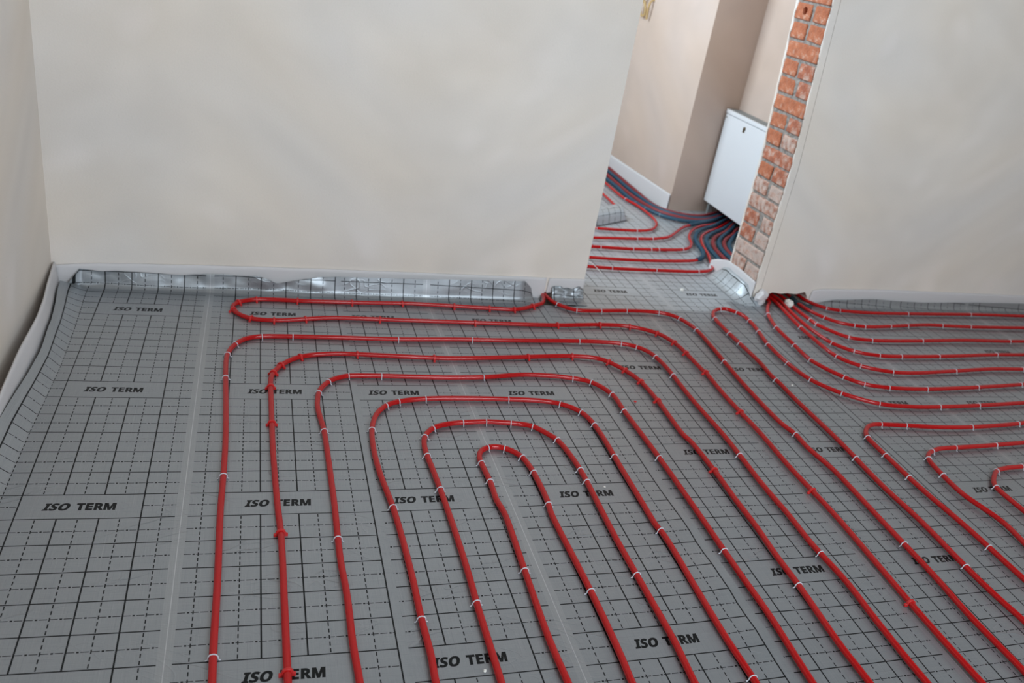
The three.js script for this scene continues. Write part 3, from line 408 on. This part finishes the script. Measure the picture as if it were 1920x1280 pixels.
const CLIPS = {
  P0: ["w",[[1.994,1.44],[2.066,1.372],[2.19,1.378],[2.322,1.39],[2.484,1.384],[2.565,1.328],[2.598,1.214],[2.583,0.912],[2.584,0.348],[2.59,-0.263]]],
  P1: ["r",[[1.866,1.4],[1.766,1.356],[1.65,1.36],[1.495,1.366],[1.497,1.376],[1.269,1.373],[1.053,1.362],[0.831,1.358],[0.673,1.356],[0.607,1.324],[0.584,1.253],[0.65,1.181],[0.734,1.169],[0.856,1.191],[1.153,1.207],[1.556,1.206],[1.921,1.209],[2.128,1.228],[2.268,1.223],[2.376,1.163],[2.422,1.076],[2.434,0.981],[2.443,0.811],[2.44,0.504],[2.445,0.01],[2.434,-0.5]]],
  P2: ["w",[[0.597,-0.498],[0.59,0.156],[0.575,0.715],[0.573,0.882],[0.6,0.96],[0.69,1.026],[0.806,1.029],[1.203,1.032],[1.51,1.047],[1.975,1.061],[2.164,1.048],[2.219,1.026],[2.275,0.942],[2.284,0.783],[2.28,0.225],[2.277,-0.283]]],
  P3: ["r",[[0.752,-0.554],[0.742,-0.095],[0.725,0.436],[0.723,0.661],[0.729,0.757],[0.754,0.815],[0.825,0.876],[1.031,0.903],[1.323,0.884],[1.321,0.887],[1.707,0.911],[1.894,0.922],[2.036,0.88],[2.093,0.816],[2.12,0.726],[2.12,0.58],[2.141,0.136]]],
  P3w: ["w",[[2.128,-0.407]]],
  P4: ["w",[[0.892,-0.129],[0.878,0.389],[0.88,0.624],[0.916,0.697],[0.99,0.741],[1.106,0.74],[1.485,0.74],[1.836,0.745],[1.905,0.716],[1.958,0.627],[1.959,0.513],[1.969,0.212],[1.972,-0.253]]],
  P5: ["w",[[1.062,-0.432],[1.049,-0.005],[1.033,0.396],[1.096,0.543],[1.142,0.565],[1.238,0.584],[1.54,0.583],[1.727,0.557],[1.789,0.503],[1.811,0.415],[1.811,0.228],[1.814,-0.149],[1.817,-0.694]]],
  P6: ["w",[[1.209,-0.392],[1.198,0.072],[1.187,0.247],[1.2,0.351],[1.234,0.398],[1.34,0.434],[1.423,0.438],[1.508,0.429],[1.581,0.408],[1.642,0.326],[1.67,0.154],[1.669,0.094],[1.667,-0.329]]],
  P7: ["w",[[1.361,-0.287],[1.358,0.105],[1.353,0.203],[1.393,0.283],[1.447,0.274],[1.494,0.228],[1.51,0.145],[1.507,-0.012],[1.517,-0.377]]],
  Q0: ["w",[[3.64,0.557],[3.417,0.544],[3.133,0.567],[3.002,0.646],[2.924,0.766],[2.897,0.91],[2.897,1.088],[2.927,1.215],[2.946,1.333],[2.919,1.425],[2.849,1.453],[2.763,1.343],[2.756,1.188],[2.757,1.085],[2.743,0.757],[2.744,0.191],[2.733,-0.378]]],
  Q1: ["w",[[3.714,0.412],[3.45,0.39],[3.136,0.405],[3.024,0.412],[2.892,0.327],[2.885,0.206],[2.884,0.071],[2.895,-0.299]]],
  Q2: ["w",[[3.454,0.262],[3.242,0.247],[3.114,0.228],[3.059,0.181],[3.037,0.079]]],
  Q3: ["w",[[3.445,0.118],[3.3,0.095],[3.205,0.002]]],
  Q5: ["w",[[3.099,1.418],[3.057,1.27],[3.041,1.084],[3.04,0.944],[3.11,0.79],[3.173,0.728],[3.281,0.702],[3.476,0.695],[3.774,0.712],[4.052,0.742]]],
  Q6: ["w",[[3.213,1.277],[3.201,0.983],[3.269,0.891],[3.408,0.841],[3.78,0.865],[4.21,0.898]]],
  Q7: ["w",[[3.267,1.118],[3.339,1.035],[3.456,1.001],[3.578,0.997],[3.804,1.007],[4.188,1.04]]],
  Q8: ["w",[[3.314,1.373],[3.314,1.321],[3.409,1.182],[3.529,1.161],[3.84,1.171],[4.422,1.2]]],
  Q9: ["w",[[3.417,1.404],[3.544,1.322],[3.6,1.311],[3.769,1.331],[3.89,1.347],[4.126,1.364],[4.308,1.361]]],
  Q10: ["w",[[3.512,1.524],[3.582,1.505],[4.012,1.501],[4.456,1.525]]],
  HF: ["w",[[2.449,1.929],[2.709,1.932],[2.967,1.947]]],
  HD: ["w",[[2.501,2.245],[2.698,2.234],[2.813,2.249],[2.866,2.256],[3.034,2.279]]],
  HC: ["w",[[2.795,2.417],[2.904,2.431]]],
  HA: ["w",[[2.591,2.554],[2.855,2.563],[3.034,3.208]]],
  HO: ["w",[[3.11,3.028],[3.16,2.909],[3.253,2.838],[3.082,3.135]]] };
function arch(r, foot, wire) {                                     // thin wire staple over a pipe with barbed feet
  const pts = []; pts.push([-r - foot, 0, 0.0012], [-r - foot * 0.4, 0, 0.0016], [-r, 0, 0.005]);
  for (let k = 0; k <= 8; k++) { const a = Math.PI - k / 8 * Math.PI; pts.push([Math.cos(a) * r, 0, 0.0085 + Math.sin(a) * r]); }
  pts.push([r, 0, 0.005], [r + foot * 0.4, 0, 0.0016], [r + foot, 0, 0.0012]);
  return sweep(pts, wire, 0.003, 6);
}
const whiteClip = arch(0.0105, 0.006, 0.0016);
const redClip = (() => {
  const s = new THREE.Shape(); s.moveTo(-0.0175, 0); s.lineTo(-0.0175, 0.006); s.lineTo(-0.0126, 0.0085); s.absarc(0, 0.0085, 0.0126, Math.PI, 0, true); s.lineTo(0.0126, 0.0085); s.lineTo(0.0175, 0.006); s.lineTo(0.0175, 0); s.lineTo(0.0094, 0); s.lineTo(0.0088, 0.0085); s.absarc(0, 0.0085, 0.0088, 0, Math.PI, false); s.lineTo(-0.0094, 0); s.closePath();
  return new THREE.ExtrudeGeometry(s, { depth: 0.005, bevelEnabled: true, bevelThickness: 0.001, bevelSize: 0.0007, bevelSegments: 1, curveSegments: 8 }).translate(0, 0, -0.0025);
})();
function extend(pts, a, b) {                                       // carry a pipe on straight past its first or last traced point
  const out = pts.slice(), go = (p, q, l) => { const dx = p[0] - q[0], dd = p[1] - q[1], n = Math.hypot(dx, dd); return [p[0] + dx / n * l, p[1] + dd / n * l]; };
  if (a) out.unshift(go(pts[0], pts[2], a)); if (b) out.push(go(pts[pts.length - 1], pts[pts.length - 3], b)); return out;
}
function addClip(parent, curve, [x, d], kind, y) {
  let best = 1e9, bt = 0; const n = 900, p = new THREE.Vector3();
  for (let i = 0; i <= n; i++) { curve.getPointAt(i / n, p); const e = (p.x - x) ** 2 + (p.z + d) ** 2; if (e < best) { best = e; bt = i / n; } }
  curve.getPointAt(bt, p); const t = curve.getTangentAt(bt);
  const m = mesh('clip', kind === 'r' ? redClip : whiteClip, kind === 'r' ? redClipMat : whiteClipMat, parent);
  m.position.set(p.x, y - 0.009, p.z); m.rotation.y = Math.atan2(t.x, t.z) + (rnd() - 0.5) * 0.16;
}
const RAD = 0.009, PIPE_Y = 0.0094;
function pipe(key, label, group, { a = 0, b = 0, head = [], tail = [], mat = redPlastic, radius = RAD, y = PIPE_Y, name = 'heating_pipe', step = 0.013, rises = [] } = {}) {
  const t = thing(name, label, 'pipe', group);
  const pts = [...head, ...extend(PATHS[key], a, b).map(([x, d]) => [x, d, y]), ...tail];
  const g = sweep(pts, radius, step, 14); mesh('tube', g, mat, t);
  for (const k of [key, key + 'w']) if (CLIPS[k]) for (const c of CLIPS[k][1]) addClip(t, g.userData.curve, c, CLIPS[k][0], y);
  return t;
}
const SP = 'red pipes of the large spiral', FAN = 'red pipes fanning out of the wall';
pipe('P1', 'outermost red pipe with red clips, doubling back close to the foil lip', SP, { b: 0.9, head: [[1.962, wallD(1.96) + 0.16, 0.0088], [1.958, wallD(1.96) + 0.03, 0.0088]] });
pipe('P0', 'red pipe coming out of the wall foot beside the doorway jamb', SP, { b: 0.9, head: [[1.975, wallD(1.97) + 0.16, 0.0088], [1.972, wallD(1.97) + 0.06, 0.0088]] });
pipe('P2', 'outer red arch with white clips, nearest the left wall', SP, { a: 0.9, b: 0.9 });
pipe('P3', 'second red arch from outside, held by red clips', SP, { a: 0.9, b: 0.9 });
pipe('P4', 'third red arch from outside, with white clips', SP, { a: 0.9, b: 0.9 });
pipe('P5', 'fourth red arch from outside, in the middle of the spiral', SP, { a: 0.9, b: 0.9 });
pipe('P6', 'red arch next to the innermost hairpin', SP, { a: 0.9, b: 0.9 });
pipe('P7', 'innermost red hairpin of the spiral', SP, { a: 0.9, b: 0.9 });
pipe('Q0', 'red pipe making a hairpin on the floor in front of the brick jamb', FAN, { a: 1.2, b: 0.8 });
pipe('Q1', 'red pipe turning a sharp corner below the fan of pipes', 'sharp-cornered red pipes at the right', { a: 1.2, b: 0.8 });
pipe('Q2', 'middle sharp-cornered red pipe at the right edge', 'sharp-cornered red pipes at the right', { a: 1.2, b: 0.8 });
pipe('Q3', 'smallest red pipe corner, cut by the right edge of the picture', 'sharp-cornered red pipes at the right', { a: 1.2, b: 0.8 });
const hole = (x, x2) => [[x2, wallD(x2) + 0.15, 0.012], [lerp(x, x2, 0.6), wallD(x) + 0.05, 0.011]];
pipe('Q5', 'lowest red pipe fanning out from the hole in the right wall foot', FAN, { b: 1.0, head: hole(3.202, 3.2) });
pipe('Q6', 'lower of the two red pipes tied side by side leaving the wall hole', FAN, { b: 1.0, head: hole(3.24, 3.23) });
pipe('Q7', 'upper of the two red pipes tied side by side leaving the wall hole', FAN, { b: 1.0, head: hole(3.277, 3.265) });
pipe('Q8', 'red pipe from the wall hole just below the dark sleeved one', FAN, { b: 0.9, head: hole(3.33, 3.31) });
const q9 = pipe('Q9', 'red pipe leaving the wall hole through a short dark sleeve', FAN, { b: 0.75, head: hole(3.378, 3.37) });
mesh('sleeve', sweep([[3.372, 1.64, 0.012], [3.373, 1.585, 0.0105], [3.4, 1.545, 0.0095], [3.425, 1.525, 0.0092]], 0.0125, 0.01, 14), darkRubber, q9);
pipe('Q10', 'topmost red pipe running close along the foot of the right wall', FAN, { b: 0.6, head: [[3.435, wallD(3.43) + 0.12, 0.012], [3.445, 1.62, 0.011]] });

// hall pipes: plain red ones and corrugated red and blue conduits going under the cabinet
const ribbed = (r) => (s) => r + 0.0013 * Math.sin(s / 0.0085 * Math.PI * 2);
const HALL = 'red pipes on the hall floor', CON = 'corrugated conduits gathered under the cabinet', RUN = 'conduits running along the far hall wall';
const up = (x, d) => [[Math.max(x, 3.69), d, 0.03], [3.72, d + 0.005, 0.16]];
for (const [k, gap] of [['HL', 0.024], ['HM', 0.046]]) PATHS[k] = PATHS[k].map(([x, d]) => [d > 3.085 ? Math.min(x, 3.305 - 0.0787 * (d - 3.094) - gap) : x, d]);   // clear of the foam strip
const H = (key, label, group, o) => pipe(key, label, group, { y: 0.011, ...o });
H('HA', 'red hall pipe with a rounded elbow in front of the swollen flap', HALL, { a: 0.8, b: 0.5 });
H('HB', 'short visible red hall pipe that ends at the swollen flap', HALL, { a: 0.4, tail: [[2.825, 2.815, 0.011], [2.7, 2.86, 0.011]] });
const hc = H('HC', 'red hall pipe bending up into a dark blue sleeve', HALL, { a: 0.8 });
mesh('sleeve', sweep([...PATHS.HCb.map(([x, d]) => [x, d, 0.014]), [3.73, 3.04, 0.05], [3.735, 3.045, 0.16]], ribbed(0.0125), 0.0021, 12), blueSleeve, hc);
const rc = { mat: redSleeve, radius: ribbed(0.0115), step: 0.0021, name: 'corrugated_conduit', y: 0.0125 }, bc = { ...rc, mat: blueSleeve, radius: ribbed(0.0122) };
H('HD', 'red hall pipe curving back towards the cabinet in an S', HALL, { a: 0.8, radius: 0.0095, tail: up(3.71, 2.99) });
const he = H('HE', 'red hall pipe slipped into a blue conduit near the jamb', HALL, { a: 0.8 });
mesh('sleeve', sweep([...PATHS.HEb.map(([x, d]) => [x, d, 0.0135]), ...up(3.72, 2.98)], ribbed(0.0122), 0.0021, 12), blueSleeve, he);
H('HF', 'nearest red hall pipe, hooking round at the tip of the foam strip', HALL, { a: 0.8, radius: 0.0092, tail: up(3.71, 2.94) });
const thru = (x, x2) => [[x2, 1.72, 0.0125], [x2, 1.8, 0.0125], [lerp(x, x2, 0.5), 1.92, 0.0125]];
H('HG', 'blue conduit curving from the cabinet, first one behind the foam tip', CON, { ...bc, head: thru(3.189, 3.2), tail: up(3.71, 2.92) });
H('HH', 'red conduit curving from the cabinet beside the first blue one', CON, { ...rc, head: thru(3.228, 3.24), tail: up(3.69, 2.84) });
H('HI', 'second blue conduit from the cabinet, half hidden by the brick jamb', CON, { ...bc, head: thru(3.278, 3.28), tail: up(3.7, 2.84) });
H('HJ', 'red conduit under the cabinet next to the brick jamb edge', CON, { ...rc, head: thru(3.319, 3.325), tail: up(3.69, 2.74) });
H('HK', 'blue conduit just showing at the edge of the brick jamb', CON, { ...bc, head: thru(3.348, 3.37), tail: up(3.69, 2.68) });
H('HL', 'dark red conduit closest to the far hall wall', RUN, { ...rc, a: 0.4, tail: up(3.69, 3.09) });
H('HM', 'blue conduit between the two red ones along the far hall wall', RUN, { ...bc, a: 0.4, tail: up(3.71, 3.07) });
H('HN', 'second red conduit from the far hall wall', RUN, { ...rc, a: 0.4, tail: up(3.72, 3.055) });
H('HO', 'outer blue conduit of the bundle along the far hall wall', RUN, { ...bc, a: 0.4, tail: up(3.72, 3.025) });

// ------------------------------------------------------------------ white manifold cabinet in the hall
{
  const t = thing('manifold_cabinet', 'white metal manifold cabinet with a small lock, beyond the doorway', 'cabinet'), X0 = 3.56, D0 = 2.46, D1 = 3.112, Y0 = 0.082, Y1 = 0.695;
  const box = (a, b, c, d, e, f) => new THREE.BoxGeometry(b - a, f - e, d - c).translate((a + b) / 2, (e + f) / 2, -(c + d) / 2);
  mesh('body', mergeGeometries([box(X0 + 0.014, 3.655, D0, D0 + 0.003, Y0, Y1), box(X0 + 0.014, 3.655, D1 - 0.003, D1, Y0, Y1), box(X0 + 0.014, 3.655, D0 + 0.003, D1 - 0.003, Y1 - 0.003, Y1), box(3.652, 3.655, D0 + 0.003, D1 - 0.003, 0.2, Y1 - 0.003)]), cabinetInside, t);
  const rb = (a, b, c, d, e, f, r) => new RoundedBoxGeometry(b - a, f - e, d - c, 2, r).translate((a + b) / 2, (e + f) / 2, -(c + d) / 2);
  mesh('top_rail', rb(X0 - 0.002, X0 + 0.014, D0, D1, Y1 - 0.026, Y1, 0.003), lacquer, t);
  const door = mesh('door', rb(X0, X0 + 0.014, D0 + 0.003, D1 - 0.003, Y0, Y1 - 0.0295, 0.003), lacquer, t);
  const lk = mergeGeometries([new THREE.CylinderGeometry(0.011, 0.011, 0.008, 20).rotateZ(Math.PI / 2).translate(X0 - 0.003, 0.628, -2.842), new THREE.BoxGeometry(0.012, 0.024, 0.004).translate(X0 - 0.008, 0.618, -2.838)]);
  const l = mesh('lock', lk, lockMetal, door); l.userData.label = 'small brownish metal lock with key';
  for (const y of [0.13]) for (const d of [D0 + 0.03, D1 - 0.03]) mesh('foot', box(X0 + 0.03, X0 + 0.06, d - 0.012, d + 0.012, -0.01, Y0), cabinetInside, t);
  mesh('screw', new THREE.CylinderGeometry(0.004, 0.004, 0.004, 10).rotateZ(Math.PI / 2).translate(X0 - 0.002, Y1 - 0.05, -(D1 - 0.02)), lockMetal, door);
}
// ------------------------------------------------------------------ small things
{
  const t = thing('cable_end', 'tan looped cable end sticking out of the far hall wall', 'cable');
  const x = 3.225;
  mesh('loop', sweep([[3.3, 3.96, 1.24], [x - 0.01, 3.97, 1.235], [x - 0.03, 3.99, 1.2], [x - 0.03, 4.0, 1.15], [x - 0.02, 3.98, 1.115], [x - 0.015, 3.94, 1.12], [x - 0.02, 3.93, 1.16], [x - 0.03, 3.95, 1.21]], 0.009, 0.008, 10), tan, t);
  mesh('loop', sweep([[3.3, 3.9, 1.23], [x - 0.005, 3.89, 1.22], [x - 0.02, 3.885, 1.18], [x - 0.015, 3.895, 1.13], [x - 0.01, 3.9, 1.1]], 0.008, 0.008, 10), tan, t);
}
function crumb(x, d, r, label, mat = crumbMat, name = 'plaster_crumb', cat = 'debris', flat = 0.6) {
  const g = new THREE.IcosahedronGeometry(r, 2), p = g.attributes.position, o = rnd() * 40;
  for (let i = 0; i < p.count; i++) { const k = 1 + 0.35 * noise3(p.getX(i) / r + o, p.getY(i) / r, p.getZ(i) / r); p.setXYZ(i, p.getX(i) * k, p.getY(i) * k * flat, p.getZ(i) * k * 0.8); }
  g.computeVertexNormals(); const m = single(name, g, mat, label, cat); m.position.set(x, r * flat * 0.9, -d); m.rotation.y = rnd() * 6; return m;
}
crumb(2.751, 1.69, 0.011, 'white crumb lying in the doorway');
crumb(1.725, 0.075, 0.004, 'tiny white crumb beside the lettering right of the innermost arches');
crumb(1.184, -0.592, 0.004, 'tiny white crumb at the lower middle of the picture');
crumb(2.042, 0.592, 0.006, 'red plastic chip between two diagonal pipes', redClipMat, 'plastic_chip', 'debris', 0.35);
crumb(2.814, 0.728, 0.005, 'tiny white crumb under the lowest curved pipe of the fan');
crumb(3.3, 1.555, 0.026, 'pale plaster lump between the pipes at the wall hole', crumbMat, 'plaster_lump', 'debris', 0.7);
crumb(3.14, 1.575, 0.036, 'rounded pinkish foam lump at the corner of the brick jamb', foam, 'foam_lump', 'debris', 1.1);
single('thin_strand', sweep([[2.3, 2.02, 0.026], [2.323, 1.992, 0.024], [2.346, 1.936, 0.022], [2.37, 1.86, 0.004]], 0.0013, 0.01, 8), crumbMat, 'thin pale strand lying across the nearest hall pipe', 'strand');

renderer.render(scene, camera);
